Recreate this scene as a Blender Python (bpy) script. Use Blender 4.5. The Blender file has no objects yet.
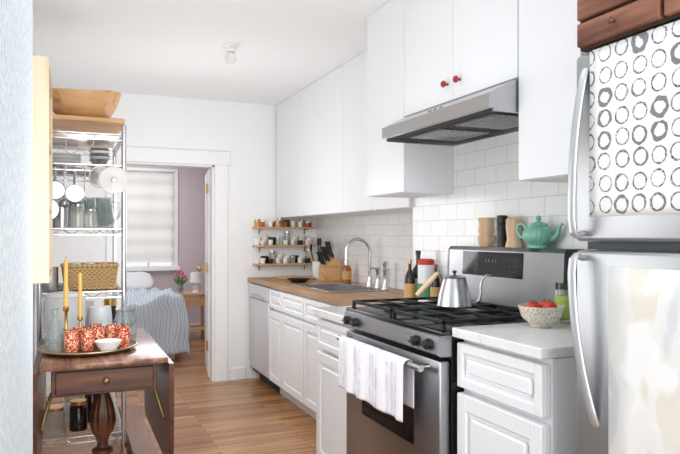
import bpy,bmesh,math,random
from mathutils import Vector,Matrix,noise
R=random.Random(4)
S=bpy.context.scene; C=S.collection
S.view_settings.view_transform='Standard'; S.view_settings.exposure=.12
pi=math.pi
# ---------------------------------------------------------------- materials
def hx(s):
    s=s.lstrip('#'); v=[int(s[i:i+2],16)/255 for i in (0,2,4)]
    return tuple((c/12.92 if c<=.04045 else ((c+.055)/1.055)**2.4) for c in v)+(1,)
def mul(c,k): return tuple(min(1,x*k) for x in c[:3])+(1,)
class N:
    def __init__(s,name):
        s.m=bpy.data.materials.new(name); s.m.use_nodes=True
        s.t=s.m.node_tree; s.n=s.t.nodes; s.l=s.t.links
        s.b=s.n['Principled BSDF']
    def new(s,t,**k):
        n=s.n.new(t)
        for a,b in k.items(): setattr(n,a,b)
        return n
    def link(s,a,b): s.l.new(a,b)
    def math(s,op,a,b=0.0,c=None):
        n=s.n.new('ShaderNodeMath'); n.operation=op
        for i,v in enumerate((a,b,c)):
            if v is None: continue
            if isinstance(v,(int,float)): n.inputs[i].default_value=v
            else: s.link(v,n.inputs[i])
        return n.outputs[0]
    def coords(s,axes='xyz',scale=(1,1,1)):
        tc=s.new('ShaderNodeTexCoord'); sp=s.new('ShaderNodeSeparateXYZ'); cb=s.new('ShaderNodeCombineXYZ')
        s.link(tc.outputs['Object'],sp.inputs[0])
        for i,a in enumerate(axes):
            o=sp.outputs['xyz'.index(a)]
            s.link(s.math('MULTIPLY',o,scale[i]),cb.inputs[i])
        return cb.outputs[0]
    def mix(s,f,a,b):
        n=s.new('ShaderNodeMix',data_type='RGBA')
        if isinstance(f,(int,float)): n.inputs[0].default_value=f
        else: s.link(f,n.inputs[0])
        for i,v in ((6,a),(7,b)):
            if isinstance(v,tuple): n.inputs[i].default_value=v
            else: s.link(v,n.inputs[i])
        return n.outputs[2]
    def noise(s,vec,scale,detail=3):
        n=s.new('ShaderNodeTexNoise'); n.inputs['Scale'].default_value=scale; n.inputs['Detail'].default_value=detail
        s.link(vec,n.inputs['Vector']); return n.outputs['Fac']
    def ramp(s,f,stops):
        n=s.new('ShaderNodeValToRGB'); s.link(f,n.inputs[0]); e=n.color_ramp.elements
        while len(e)<len(stops): e.new(.5)
        for q,(p,c) in zip(e,stops): q.position=p; q.color=c
        return n.outputs[0]
    def bump(s,h,st,dist=.002):
        n=s.new('ShaderNodeBump'); n.inputs['Strength'].default_value=st; n.inputs['Distance'].default_value=dist
        s.link(h,n.inputs['Height']); s.link(n.outputs[0],s.b.inputs['Normal'])
    def set(s,col=None,rough=.5,metal=0,**k):
        if col is not None:
            if isinstance(col,tuple): s.b.inputs['Base Color'].default_value=col
            else: s.link(col,s.b.inputs['Base Color'])
        s.b.inputs['Roughness'].default_value=rough; s.b.inputs['Metallic'].default_value=metal
        for a,v in k.items(): s.b.inputs[a.replace('_',' ')].default_value=v
        return s.m
def pm(name,col,rough=.5,metal=0,var=.04,scale=15,bump=0,axes='xyz',sc=(1,1,1),**k):
    n=N(name); c=hx(col)
    f=n.noise(n.coords(axes,sc),scale)
    o=n.mix(f,mul(c,1-var),mul(c,1+var))
    if bump: n.bump(f,bump)
    return n.set(o,rough,metal,**k)
def wood(name,c1,c2,axis='x',scale=9,rough=.45,c3=None,bump=.12):
    n=N(name); st={'x':(.12,1,1),'y':(1,.12,1),'z':(1,1,.12)}[axis]
    v=n.coords('xyz',st); f=n.noise(v,scale*3,6)
    o=n.ramp(f,[(.3,hx(c1)),(.5,hx(c3 or c2)),(.72,hx(c2))]); n.bump(f,bump)
    return n.set(o,rough)
def brick(name,c1,c2,mort,w,h,ms,axes,rough=.4,off=.5,bump=.4,grain=0,var=0.0):
    n=N(name); v=n.coords(axes)
    b=n.new('ShaderNodeTexBrick'); b.offset=off
    n.link(v,b.inputs['Vector'])
    b.inputs['Scale'].default_value=1; b.inputs['Brick Width'].default_value=w; b.inputs['Row Height'].default_value=h
    b.inputs['Mortar Size'].default_value=ms; b.inputs['Mortar Smooth'].default_value=.2
    b.inputs['Color1'].default_value=hx(c1); b.inputs['Color2'].default_value=hx(c2); b.inputs['Mortar'].default_value=hx(mort)
    o=b.outputs['Color']
    if grain:
        v2=n.coords(axes,(grain*.08,grain,1)); f=n.noise(v2,1.0,5)
        g=n.ramp(f,[(.3,(1-var,1-var,1-var,1)),(.7,(1,1,1,1))])
        m=n.new('ShaderNodeMix',data_type='RGBA',blend_type='MULTIPLY'); m.inputs[0].default_value=1
        n.link(o,m.inputs[6]); n.link(g,m.inputs[7]); o=m.outputs[2]
    inv=n.math('SUBTRACT',1.0,b.outputs['Fac']); n.bump(inv,bump,.001)
    return n.set(o,rough)

WALL=pm('wall_paint','#f8f9f9',.7,var=.01,scale=4)
CEIL=pm('ceiling_paint','#f8fafb',.8,var=.01,scale=3)
TRIM=pm('trim_paint','#f7f8f8',.45,var=.01)
CAB=pm('cabinet_white_paint','#f3f4f6',.4,var=.01,scale=5)
CABG=pm('base_cabinet_paint','#f2f4f6',.42,var=.01,scale=5)
PINK=pm('dusty_lilac_wall_paint','#d3c6cb',.8,var=.02,scale=3)
FLOOR=brick('oak_floorboards','#d09a69','#9c683f','#704425',.8,.058,.0014,'xyz',.25,.37,.25,grain=26,var=.36)
TILE=brick('white_subway_tile','#f1f1ef','#ecebe9','#d0cfcc',.152,.076,.0016,'yzx',.18,.5,.4)
BUTCH=brick('butcher_block','#c79e77','#b08560','#9c7250',.35,.035,.0006,'yxz',.4,.4,.1,grain=40,var=.25)
BEDG=pm('dark_gap','#3a3a3c',.7)
STEEL=pm('brushed_steel','#c2c2c4',.3,1,var=.08,scale=60,sc=(1,.05,1))
STEELD=pm('brushed_steel_dark','#a3a4a7',.32,1,var=.06,scale=60,sc=(1,.05,1))
STEELV=pm('brushed_steel_door','#9a9b9e',.33,1,var=.05,scale=60,sc=(1,1,.04))
FRIDGE=pm('fridge_steel','#a8aaad',.36,.85,var=.03,scale=50,sc=(1,1,.04))
SATIN=pm('satin_steel_handle','#bcbec1',.36,.6,var=.02)
CHROME=pm('chrome','#d4d5d8',.14,1,var=.02)
BLACK=pm('black_enamel','#141416',.22,0,var=.1)
IRON=pm('cast_iron','#1c1c1e',.55,.2,var=.15,bump=.1)
BGLASS=pm('black_glass','#0b0b0e',.06,0,var=.05)
PLY=wood('pale_plywood','#c9b08c','#dccbae','z',6,.5)
BOWLW=wood('golden_wood','#b9804e','#dcae7c','x',8,.4)
PALEW=wood('pale_wood','#c89f78','#e3c3a0','z',8,.5)
SHELFW=wood('shelf_wood','#b98d61','#d6ae80','x',8,.5)
DARKW=wood('dark_mahogany','#3a2017','#74492f','x',9,.32,'#573424',.3)
DARKWZ=wood('dark_mahogany_leaf','#3d2118','#6b412b','y',7,.3,'#502e20')
TABW=wood('worn_table_top','#5a3628','#a98468','y',9,.24,'#7d5642',.3)
BENCHW=wood('red_brown_bench_wood','#6b3d2a','#96603f','y',6,.35,'#7d4a32')
CRATEW=wood('weathered_reddish_wood','#4f2c20','#a27158','y',10,.75,'#794c39',.5)
CRATED=wood('gap_shaded_weathered_wood','#2c1a14','#4e3126','y',10,.8,'#3a231a')  # chest body colour darkened to paint shade into the drawer gaps
BRASS=pm('brass','#c9a05a',.28,1)
OBRASS=pm('aged_brass','#8e7347',.45,1,var=.1)
TRAYM=pm('aged_silver_tray','#a8937c',.3,.9,var=.2,scale=12)
CERW=pm('white_ceramic','#f2f1ee',.2,var=.01)
ENAM=pm('pale_grey_enamel','#dadddd',.25,var=.01)
LINEN=pm('white_linen','#dddee1',.9,var=.02)
CERC=pm('cream_ceramic','#e6dccb',.4,var=.08,scale=120)
TEAL=pm('teal_glaze','#7fbfa6',.25,var=.1,scale=9)
TOM=pm('tomato_red','#d23a2a',.25,var=.15,scale=9)
REDK=pm('red_glass_knob','#a3202c',.1,var=.1)
GREEN=pm('leaf_green','#4f8a3d',.5,var=.2)
LIME=pm('lime_label','#9dbb52',.5,var=.08)
YEL=pm('beeswax_yellow','#e2ba66',.5,var=.05)
AMBER=pm('amber_liquid','#c87a2c',.1,var=.05,Transmission_Weight=.5)
OLIVE=pm('dark_olive_glass','#23301b',.08,var=.1)
DARKB=pm('dark_brown_glass','#2a1b14',.1,var=.1)
PLAST=pm('white_plastic','#f3f3f3',.4,var=.01)
BLKP=pm('black_plastic','#1a1a1c',.4,var=.1)
DWG=pm('dishwasher_panel_grey','#d9dbde',.35,.2,var=.02)
GREYK=pm('dim_grey_marking','#4a4b4e',.7)
GASK=pm('dark_door_gasket','#55575a',.7)
TANL=pm('tan_paper_label','#cfa368',.6,var=.05)
REDL=pm('red_label','#c9402f',.5,var=.05)
SPICE=pm('spice_brown','#8b5b36',.8,var=.3,scale=60)
BLUEC=pm('blue_grey_ceramic','#7d93a8',.3,var=.1)
PBLUE=pm('pale_blue_ceramic','#c3d8e2',.3,var=.05)
GREENL=pm('green_label','#4d8f6a',.5)
def m_marble():
    n=N('white_grey_marble'); f=n.noise(n.coords(),6,5)
    o=n.ramp(f,[(.40,hx('#f1f1f2')),(.49,hx('#ecedee')),(.505,hx('#e3e4e7')),(.53,hx('#eeeeef')),(.6,hx('#f2f2f2'))]); return n.set(o,.18)
MARB=m_marble()
def m_lattice():
    n=N('cream_lattice_ceramic'); vo=n.new('ShaderNodeTexVoronoi'); vo.feature='DISTANCE_TO_EDGE'; vo.inputs['Scale'].default_value=95; n.link(n.coords(),vo.inputs['Vector'])
    o=n.ramp(vo.outputs['Distance'],[(.04,hx('#f1ebe0')),(.16,hx('#cbbba4'))]); n.bump(vo.outputs['Distance'],-.6,.002); return n.set(o,.45)
LATT=m_lattice()
def glass(name,col='#ffffff',lo=.12,hi=.85):
    n=N(name); c=hx(col)
    f=n.noise(n.coords(),8); o=n.mix(f,c,mul(c,.96))
    n.set(o,.04,0,IOR=1.45)
    lw=n.new('ShaderNodeLayerWeight'); lw.inputs[0].default_value=.35
    a=n.math('ADD',n.math('MULTIPLY',lw.outputs['Facing'],hi-lo),lo)
    n.link(a,n.b.inputs['Alpha']); n.b.inputs['Specular IOR Level'].default_value=.9
    return n.m
GLASS=glass('clear_glass','#9fadae',.16,.85)
JGLASS=glass('jar_glass','#bfc6b8',.35,.9)
WGLASS=glass('window_glass','#ffffff',.05,.2)
def m_wallpaper():
    n=N('pale_blue_speckled_wallpaper'); v=n.coords()
    f=n.noise(v,60,5); g=n.noise(v,170,2)
    o=n.ramp(f,[(.35,hx('#c0ced7')),(.5,hx('#d3dde3')),(.65,hx('#e4eaed'))])
    o2=n.mix(n.math('GREATER_THAN',g,.6),o,hx('#b1c4d0'))
    return n.set(o2,.8)
WPAPER=m_wallpaper()
def m_rings():
    n=N('ring_print_cloth'); tc=n.new('ShaderNodeTexCoord'); sp=n.new('ShaderNodeSeparateXYZ'); n.link(tc.outputs['Object'],sp.inputs[0])
    f0=n.noise(tc.outputs['Object'],55,4); f1=n.noise(tc.outputs['Object'],220,2); f2=n.noise(tc.outputs['Object'],420,2)
    y=n.math('DIVIDE',sp.outputs[1],.0478); z=n.math('DIVIDE',sp.outputs[2],.0490)
    cy=n.math('FLOOR',y); cz=n.math('FLOOR',z)
    cb=n.new('ShaderNodeCombineXYZ'); n.link(cy,cb.inputs[0]); n.link(cz,cb.inputs[1])
    wn=n.new('ShaderNodeTexWhiteNoise'); n.link(cb.outputs[0],wn.inputs['Vector'])
    sc=n.new('ShaderNodeSeparateColor'); n.link(wn.outputs['Color'],sc.inputs[0])
    jy=n.math('MULTIPLY',n.math('SUBTRACT',sc.outputs[1],.5),.08); jz=n.math('MULTIPLY',n.math('SUBTRACT',sc.outputs[2],.5),.08)
    dy=n.math('SUBTRACT',n.math('SUBTRACT',n.math('FRACT',y),.5),jy); dz=n.math('SUBTRACT',n.math('SUBTRACT',n.math('FRACT',z),.5),jz)
    r=n.math('SQRT',n.math('ADD',n.math('MULTIPLY',dy,dy),n.math('MULTIPLY',dz,dz)))
    r=n.math('ADD',r,n.math('MULTIPLY',n.math('SUBTRACT',f1,.5),.055))
    w=wn.outputs['Value']; w=n.math('MULTIPLY',n.math('MULTIPLY',w,w),n.math('MULTIPLY',w,n.math('MULTIPLY',w,w)))
    wid=n.math('ADD',n.math('MULTIPLY',w,.11),.036)
    wid=n.math('MULTIPLY',wid,n.math('ADD',n.math('MULTIPLY',f0,3.6),-.9))
    d=n.math('ABSOLUTE',n.math('SUBTRACT',r,.36))
    ink=n.math('LESS_THAN',d,wid)
    ink=n.math('MULTIPLY',ink,n.math('GREATER_THAN',n.math('ADD',f2,n.math('MULTIPLY',w,.3)),.42))
    g=n.mix(n.math('MULTIPLY',sc.outputs[0],.85),hx('#2e2e30'),hx('#8b8c90'))
    return n.set(n.mix(ink,hx('#ebeae8'),g),.85)
def m_paint():
    n=N('pale_abstract_painting'); v=n.coords('xyz',(1,1.6,.6))
    f=n.noise(v,5.5,2); g=n.noise(n.coords('zxy',(1,1,1.6)),5,2)
    o=n.ramp(f,[(.3,hx('#cdd1d5')),(.40,hx('#dcdddf')),(.43,hx('#eae9e6')),(.56,hx('#eeedea')),(.60,hx('#e6e0d3')),(.72,hx('#eae5da'))])
    k=n.ramp(g,[(.50,(0,0,0,1)),(.53,(1,1,1,1)),(.60,(1,1,1,1)),(.63,(0,0,0,1))])
    o=n.mix(k,o,hx('#f4f3f1'))
    return n.set(o,.8)
def stripes(name,base,cols,axis,period,rough=.9,bump=.0,warp=.0,interp='CONSTANT',blot=0):
    n=N(name); tc=n.new('ShaderNodeTexCoord'); sp=n.new('ShaderNodeSeparateXYZ'); n.link(tc.outputs['Object'],sp.inputs[0])
    a=sp.outputs['xyz'.index(axis)]
    f=n.noise(tc.outputs['Object'],4,2)
    a=n.math('ADD',a,n.math('MULTIPLY',f,warp))
    t=n.math('FRACT',n.math('DIVIDE',a,period))
    st=[(0,hx(base))]
    for p,c in cols: st.append((p,hx(c)))
    o=n.new('ShaderNodeValToRGB'); n.link(t,o.inputs[0]); o.color_ramp.interpolation=interp; e=o.color_ramp.elements
    while len(e)<len(st): e.new(.5)
    for q,(p,c) in zip(e,st): q.position=p; q.color=c
    out=o.outputs[0]
    if blot:
        b=n.noise(tc.outputs['Object'],25,3)
        k=n.ramp(b,[(.42,(0,0,0,1)),(.58,(blot,blot,blot,1))])
        out=n.mix(k,out,hx(base))
    return n.set(out,rough)
TOWEL=stripes('lavender_striped_towel','#efeef2',[(.25,'#e9e8ee'),(.40,'#c5c1d2'),(.5,'#eae9ef'),(.62,'#cecad9'),(.72,'#eae9ee'),(.83,'#c9c5d5'),(.93,'#efeef2')],'y',.14,interp='LINEAR',warp=.03,blot=.7)
DUVET=stripes('blue_striped_linen','#bcc7d0',[(.18,'#a3b2c0'),(.27,'#ced5db'),(.45,'#adbac6'),(.53,'#cdd4da'),(.7,'#b7c3cd'),(.8,'#9fafbd'),(.88,'#cfd6db')],'x',.085,warp=.14,interp='LINEAR')
def m_redpat():
    n=N('red_white_pattern_glass'); v=n.coords()
    vo=n.new('ShaderNodeTexVoronoi'); vo.inputs['Scale'].default_value=85; n.link(v,vo.inputs['Vector'])
    o=n.ramp(vo.outputs['Distance'],[(.20,hx('#f0dfc8')),(.28,hx('#d9774a')),(.34,hx('#a82a22')),(.58,hx('#b43a2a')),(.64,hx('#e3b98c'))])
    return n.set(o,.15)
REDP=m_redpat()
def m_wicker():
    n=N('woven_wicker'); w=n.new('ShaderNodeTexChecker'); w.inputs['Scale'].default_value=85; w.inputs['Color1'].default_value=hx('#d8b988'); w.inputs['Color2'].default_value=hx('#b8925f')
    tc=n.new('ShaderNodeTexCoord'); n.link(tc.outputs['Object'],w.inputs['Vector']); n.bump(w.outputs['Fac'],.6,.003)
    return n.set(w.outputs['Color'],.8)
WICK=m_wicker()
def m_shade():
    n=N('sheer_white_shade'); tr=n.new('ShaderNodeBsdfTranslucent'); df=n.new('ShaderNodeBsdfDiffuse'); mx=n.new('ShaderNodeMixShader')
    f=n.noise(n.coords('xyz',(1,1,8)),10); c=n.mix(f,hx('#e2dfdb'),hx('#ebe9e6'))
    n.link(c,tr.inputs[0]); n.link(c,df.inputs[0]); mx.inputs[0].default_value=.5
    n.link(df.outputs[0],mx.inputs[1]); n.link(tr.outputs[0],mx.inputs[2]); n.link(mx.outputs[0],n.n['Material Output'].inputs[0]); return n.m
SHADE=m_shade()
# ---------------------------------------------------------------- mesh builder
class B:
    def __init__(s): s.bm=bmesh.new()
    def _add(s,t):
        me=bpy.data.meshes.new('t'); t.to_mesh(me); t.free(); s.bm.from_mesh(me); bpy.data.meshes.remove(me); return s
    def box(s,x0,x1,y0,y1,z0,z1,bev=0,seg=1):
        t=bmesh.new(); bmesh.ops.create_cube(t,size=1)
        for v in t.verts: v.co=Vector((x0+(v.co.x+.5)*(x1-x0),y0+(v.co.y+.5)*(y1-y0),z0+(v.co.z+.5)*(z1-z0)))
        if bev: bmesh.ops.bevel(t,geom=t.edges[:],offset=bev,segments=seg,affect='EDGES',profile=.5)
        return s._add(t)
    def prism(s,poly,axis,a,b):
        t=bmesh.new()
        def P(p,h): 
            return {'x':(h,p[0],p[1]),'y':(p[0],h,p[1]),'z':(p[0],p[1],h)}[axis]
        A=[t.verts.new(P(p,a)) for p in poly]; Bv=[t.verts.new(P(p,b)) for p in poly]; k=len(poly)
        t.faces.new(A); t.faces.new(Bv[::-1])
        for i in range(k): t.faces.new((A[i],Bv[i],Bv[(i+1)%k],A[(i+1)%k]))
        bmesh.ops.recalc_face_normals(t,faces=t.faces[:]); return s._add(t)
    def lathe(s,prof,c=(0,0,0),seg=24,f=None):
        t=bmesh.new(); rings=[]
        for r,z in prof:
            if r<1e-5: rings.append([t.verts.new((c[0],c[1],c[2]+z))])
            else:
                rr=[]
                for i in range(seg):
                    a=2*pi*i/seg; p=Vector((r*math.cos(a),r*math.sin(a),z))
                    if f: p=f(p,a)
                    rr.append(t.verts.new(Vector(c)+p))
                rings.append(rr)
        for a,b in zip(rings,rings[1:]):
            for i in range(seg):
                j=(i+1)%seg
                if len(a)==1 and len(b)==1: continue
                if len(a)==1: t.faces.new((a[0],b[j],b[i]))
                elif len(b)==1: t.faces.new((a[i],a[j],b[0]))
                else: t.faces.new((a[i],a[j],b[j],b[i]))
        bmesh.ops.recalc_face_normals(t,faces=t.faces[:]); return s._add(t)
    def tube(s,pts,r,seg=8,closed=False,flat=1.0):
        pts=[Vector(p) for p in pts]; n=len(pts); rs=r if isinstance(r,(list,tuple)) else [r]*n
        t=bmesh.new(); up=None; rings=[]
        for i,p in enumerate(pts):
            if closed: d=pts[(i+1)%n]-pts[i-1]
            else: d=pts[min(i+1,n-1)]-pts[max(i-1,0)]
            d.normalize()
            if up is None:
                up=Vector((0,0,1)) if abs(d.z)<.9 else Vector((1,0,0))
            a=up-d*up.dot(d); 
            if a.length<1e-5: a=d.orthogonal()
            a.normalize(); b=d.cross(a); up=a
            rings.append([t.verts.new(p+(a*math.cos(2*pi*k/seg)*flat+b*math.sin(2*pi*k/seg))*rs[i]) for k in range(seg)])
        m=n if closed else n-1
        for i in range(m):
            A=rings[i]; Q=rings[(i+1)%n]
            for k in range(seg): t.faces.new((A[k],A[(k+1)%seg],Q[(k+1)%seg],Q[k]))
        if not closed: t.faces.new(rings[0][::-1]); t.faces.new(rings[-1])
        bmesh.ops.recalc_face_normals(t,faces=t.faces[:]); return s._add(t)
    def cyl(s,p0,p1,r,seg=16): return s.tube([p0,p1],r,seg)
    def ell(s,c,rx,ry,rz,e=1,seg=20,rings=12,nz=0,ns=8):
        t=bmesh.new(); bmesh.ops.create_uvsphere(t,u_segments=seg,v_segments=rings,radius=1)
        for v in t.verts:
            q=v.co.copy()
            if e!=1:
                m=max(abs(q.x),abs(q.y),abs(q.z)); 
                q=q*(1-e)*(1/m)+q*e
            q=Vector((q.x*rx,q.y*ry,q.z*rz))
            if nz: q+=v.co*noise.noise((q+Vector(c))*ns)*nz
            v.co=q+Vector(c)
        return s._add(t)
    def sheet(s,fn,nu,nv):
        t=bmesh.new(); g=[[t.verts.new(fn(i/nu,j/nv)) for j in range(nv+1)] for i in range(nu+1)]
        for i in range(nu):
            for j in range(nv): t.faces.new((g[i][j],g[i+1][j],g[i+1][j+1],g[i][j+1]))
        return s._add(t)
def root(o):
    while o.parent: o=o.parent
    return o
def thing(name,label,cat,loc=(0,0,0),rot=0,group=None):
    e=bpy.data.objects.new(name,None); e.empty_display_size=.05; C.objects.link(e); e.location=loc; e.rotation_euler=(0,0,rot)
    e['label']=label; e['category']=cat
    if group: e['group']=group
    return e
def add(b,name,mat,parent=None,loc=None,rot=0,label=None,cat=None,world=False,kind=None,group=None,ang=35,solid=0,sub=0):
    me=bpy.data.meshes.new(name); b.bm.to_mesh(me); b.bm.free()
    if world:
        o0=Vector(root(parent).location) if parent else Vector(loc or (0,0,0))
        me.transform(Matrix.Translation(-o0))
    me.polygons.foreach_set('use_smooth',[True]*len(me.polygons)); me.set_sharp_from_angle(angle=math.radians(ang))
    me.materials.append(mat); o=bpy.data.objects.new(name,me); C.objects.link(o)
    if parent: o.parent=parent
    elif loc: o.location=loc
    if rot: o.rotation_euler=(0,0,rot)
    if label: o['label']=label
    if cat: o['category']=cat
    if kind: o['kind']=kind
    if group: o['group']=group
    if solid:
        m=o.modifiers.new('s','SOLIDIFY'); m.thickness=solid; m.offset=0
    return o
def dup(o,loc,rot=None,label=None,scale=None):
    n=o.copy(); C.objects.link(n); n.location=loc
    if rot is not None: n.rotation_euler=(0,0,rot)
    if scale: n.scale=(scale,)*3 if isinstance(scale,(int,float)) else scale
    if label: n['label']=label
    def rec(a,b):
        for c in [q for q in bpy.data.objects if q.parent==a]:
            k=c.copy(); C.objects.link(k); k.parent=b; rec(c,k)
    rec(o,n); return n
def struct(b,name,mat,label=None):
    return add(b,name,mat,kind='structure',label=label)
HC=2.34
# ---------------------------------------------------------------- shell
struct(B().box(-1.7,2.3,-1.3,8.35,-.05,0),'floor',FLOOR)
struct(B().box(-1.7,2.3,-1.3,8.35,HC,HC+.06),'ceiling',CEIL)
struct(B().box(-.27,.40,5.35,5.47,0,HC).box(1.135,2.3,5.35,5.47,0,HC).box(.40,1.135,5.35,5.47,1.80,HC),'wall_back',WALL)
struct(B().box(-.27,-.15,1.99,5.35,0,HC),'wall_left',WALL)
struct(B().box(-.3,-.085,-1.3,1.99,0,HC),'wall_entry',WPAPER)
struct(B().box(2.05,2.3,3.0,5.35,0,HC),'wall_right',WALL)
struct(B().box(1.70,2.3,-1.3,3.0,0,HC),'wall_chase',WALL)
struct(B().box(2.044,2.05,3.0,5.35,.86,1.40),'trim_1',TILE)
struct(B().box(1.694,1.70,1.2,3.0,.86,1.78),'trim_2',TILE)
# bedroom shell
wx0,wx1,wz0,wz1=.646,1.226,.83,1.98
struct(B().box(-1.7,wx0,8.2,8.35,0,HC).box(wx1,2.3,8.2,8.35,0,HC).box(wx0,wx1,8.2,8.35,0,wz0).box(wx0,wx1,8.2,8.35,wz1,HC),'wall_bedroom_far',PINK)
struct(B().box(2.2,2.3,5.47,8.2,0,HC),'wall_bedroom_right',PINK)
struct(B().box(-1.7,-1.6,5.47,8.2,0,HC),'wall_bedroom_left',PINK)
struct(B().box(-1.6,-.27,5.35,5.47,0,HC),'wall_bedroom_near',PINK)
# casing
b=B()
b.box(1.135,1.245,5.325,5.35,0,1.90,.004).box(.29,.40,5.325,5.35,0,1.90,.004).box(.27,1.265,5.32,5.35,1.80,1.915,.004)
b.box(1.12,1.135,5.35,5.47,0,1.80).box(.40,.415,5.35,5.47,0,1.80).box(.40,1.135,5.35,5.47,1.785,1.80)
struct(b,'trim_3',TRIM,'white painted door casing')
struct(B().box(1.265,1.40,5.335,5.35,0,.10,.003),'baseboard_back',TRIM)
struct(B().box(-.15,.27,5.335,5.35,0,.10,.003),'baseboard_left',TRIM)
struct(B().box(1.2,2.2,8.185,8.2,0,.1,.003),'baseboard_bedroom',TRIM)
# open door
dr=thing('door_1','white panel door standing open into the bedroom','door',(1.112,5.48,0),-math.radians(9)); dr['kind']='structure'; del dr['category']
b=B().box(0,.034,.0,.68,.01,1.78,.002)
for z0,z1 in ((.15,.75),(.85,1.65)): b.box(-.004,.01,.12,.56,z0,z1,.004)
add(b,'door_leaf',TRIM,dr)
for z in (.24,.90,1.57):
    add(B().cyl((-.010,-.008,z),(-.010,-.008,z+.085),.0085),'hinge',BRASS,dr)
add(B().cyl((0,.62,.9),(-.04,.62,.9),.008).ell((-.055,.62,.9),.024,.024,.024),'door_knob',BRASS,dr)
# window
w=thing('window_1','white framed bedroom window','window',(.936,8.2,wz0)); w['kind']='structure'; del w['category']
b=B()
b.box(wx0-.06,wx0+.02,8.18,8.25,wz0-.05,wz1+.06,.004).box(wx1-.02,wx1+.06,8.18,8.25,wz0-.05,wz1+.06,.004)
b.box(wx0+.02,wx1-.02,8.18,8.25,wz1-.02,wz1+.06,.004).box(wx0-.08,wx1+.08,8.14,8.25,wz0-.05,wz0,.004).box(wx0+.02,wx1-.02,8.23,8.27,1.38,1.42)
b.box(.926,.946,8.235,8.265,wz0,wz1)
add(b,'window_frame',TRIM,w,world=True)
add(B().box(wx0,wx1,8.262,8.266,wz0,wz1),'window_pane',WGLASS,w,world=True)
sh=thing('roman_shade','sheer white roman shade over the bedroom window','window shade',(.936,8.15,1.2))
def shf(u,v):
    z=wz1+.02-v*1.10; k=(v*6)%1
    return (wx0+u*(wx1-wx0),8.170-.026*math.sin(k*pi)**2*(1 if v>.02 else 0)+.006*math.sin(u*9+v*5),z)
add(B().sheet(shf,10,96),'shade_fabric',SHADE,sh,world=True,ang=80)
add(B().box(wx0-.01,wx1+.01,8.155,8.18,wz1+.02,wz1+.05,.003),'head_rail',TRIM,sh,world=True)
add(B().cyl((wx0,8.150,wz1-1.085),(wx1,8.150,wz1-1.085),.006),'bottom_rod',TRIM,sh,world=True)
# bed
bd=thing('bed','low bed with rumpled blue-grey striped duvet by the window','bed',(.3,7.1,0))
add(B().box(-.42,1.0,6.47,7.95,.14,.30,.01).box(-.40,-.34,6.5,6.56,0,.14).box(.93,.99,6.5,6.56,0,.14).box(-.40,-.34,7.85,7.91,0,.14).box(.93,.99,7.85,7.91,0,.14),'bed_frame',PALEW,bd,world=True)
add(B().box(-.44,1.02,6.45,8.0,.30,.50,.05,3),'mattress',LINEN,bd,world=True)
def duv(u,v):
    def prof(t,a0,a1,drop):
        L=(a1-a0)+2*drop; s=t*L
        if s<drop: return a0-.03*(1-s/drop),drop-s
        if s>L-drop: return a1+.03*(s-L+drop)/drop,s-L+drop
        return a0+s-drop,0
    x,dx=prof(u,-.46,1.05,.50); y,dy=prof(v,6.38,8.3,.50)
    y=min(y,7.74); dy=dy if v<.5 else 0
    e=max(dx,dy)
    nz=noise.noise(Vector((x*3.5,y*3.5,dx*3+dy*3)))*.08+noise.noise(Vector((x*11,y*11,dx*6)))*.045
    wv=(.03*math.sin(y*14 if dx>0 else x*14)+.03*noise.noise(Vector((x*7,y*7,e*5))))*min(1,e/.3)
    z=.58-min(.51,e if e>.06 else e*e/.06)+nz*(1 if e<.3 else .3)
    if dx>0: x+=wv*(1 if x>.3 else -1)
    if dy>0: y-=wv
    return (x,y,z)
add(B().sheet(duv,80,80),'duvet',DUVET,bd,world=True,ang=80,solid=.012)
pl=add(B().ell((0,0,0),.24,.15,.07,.6,24,14,.03,6),'pillow',LINEN,loc=(.74,7.90,.66),label='plump white pillow propped on the bed',cat='pillow',group='bed pillows',ang=80)
pl.rotation_euler=(math.radians(40),0,0)
p2=pl.copy(); C.objects.link(p2); p2.location=(.2,7.90,.66)
# nightstand
ns=thing('nightstand','small wooden bedside table with lower shelf','bedside table',(1.36,7.65,0))
b=B()
for x in (1.17,1.50):
    for y in (7.50,7.80): b.box(x,x+.03,y,y+.03,0,.525,.003)
b.box(1.17,1.53,7.50,7.83,.12,.14,.002)
add(b,'frame',SHELFW,ns,world=True)
add(B().box(1.15,1.55,7.48,7.85,.525,.545,.003),'top',SHELFW,ns,world=True)
add(B().box(1.205,1.495,7.49,7.51,.40,.515,.003),'drawer',SHELFW,ns,world=True)
lm=thing('table_lamp','small white lamp on the wooden bedside table','lamp',(1.40,7.62,.546))
add(B().lathe([(0,0),(.045,0),(.045,.01),(.03,.03),(.04,.07),(.012,.11),(.01,.15),(0,.15)]),'lamp_base',CERW,lm)
add(B().lathe([(.075,.12),(.055,.24),(.053,.24),(.073,.12)]),'lamp_shade',CERW,lm)
vs=add(B().lathe([(0,0),(.028,0),(.035,.05),(.025,.10),(.03,.12),(.026,.12),(.021,.10),(.03,.05),(.0,.006)]),'vase',GLASS,loc=(1.22,7.58,.546),label='clear glass vase holding tulips',cat='vase')
TUL=pm('tulip_pink','#dc5c74',.5,var=.1)
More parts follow.
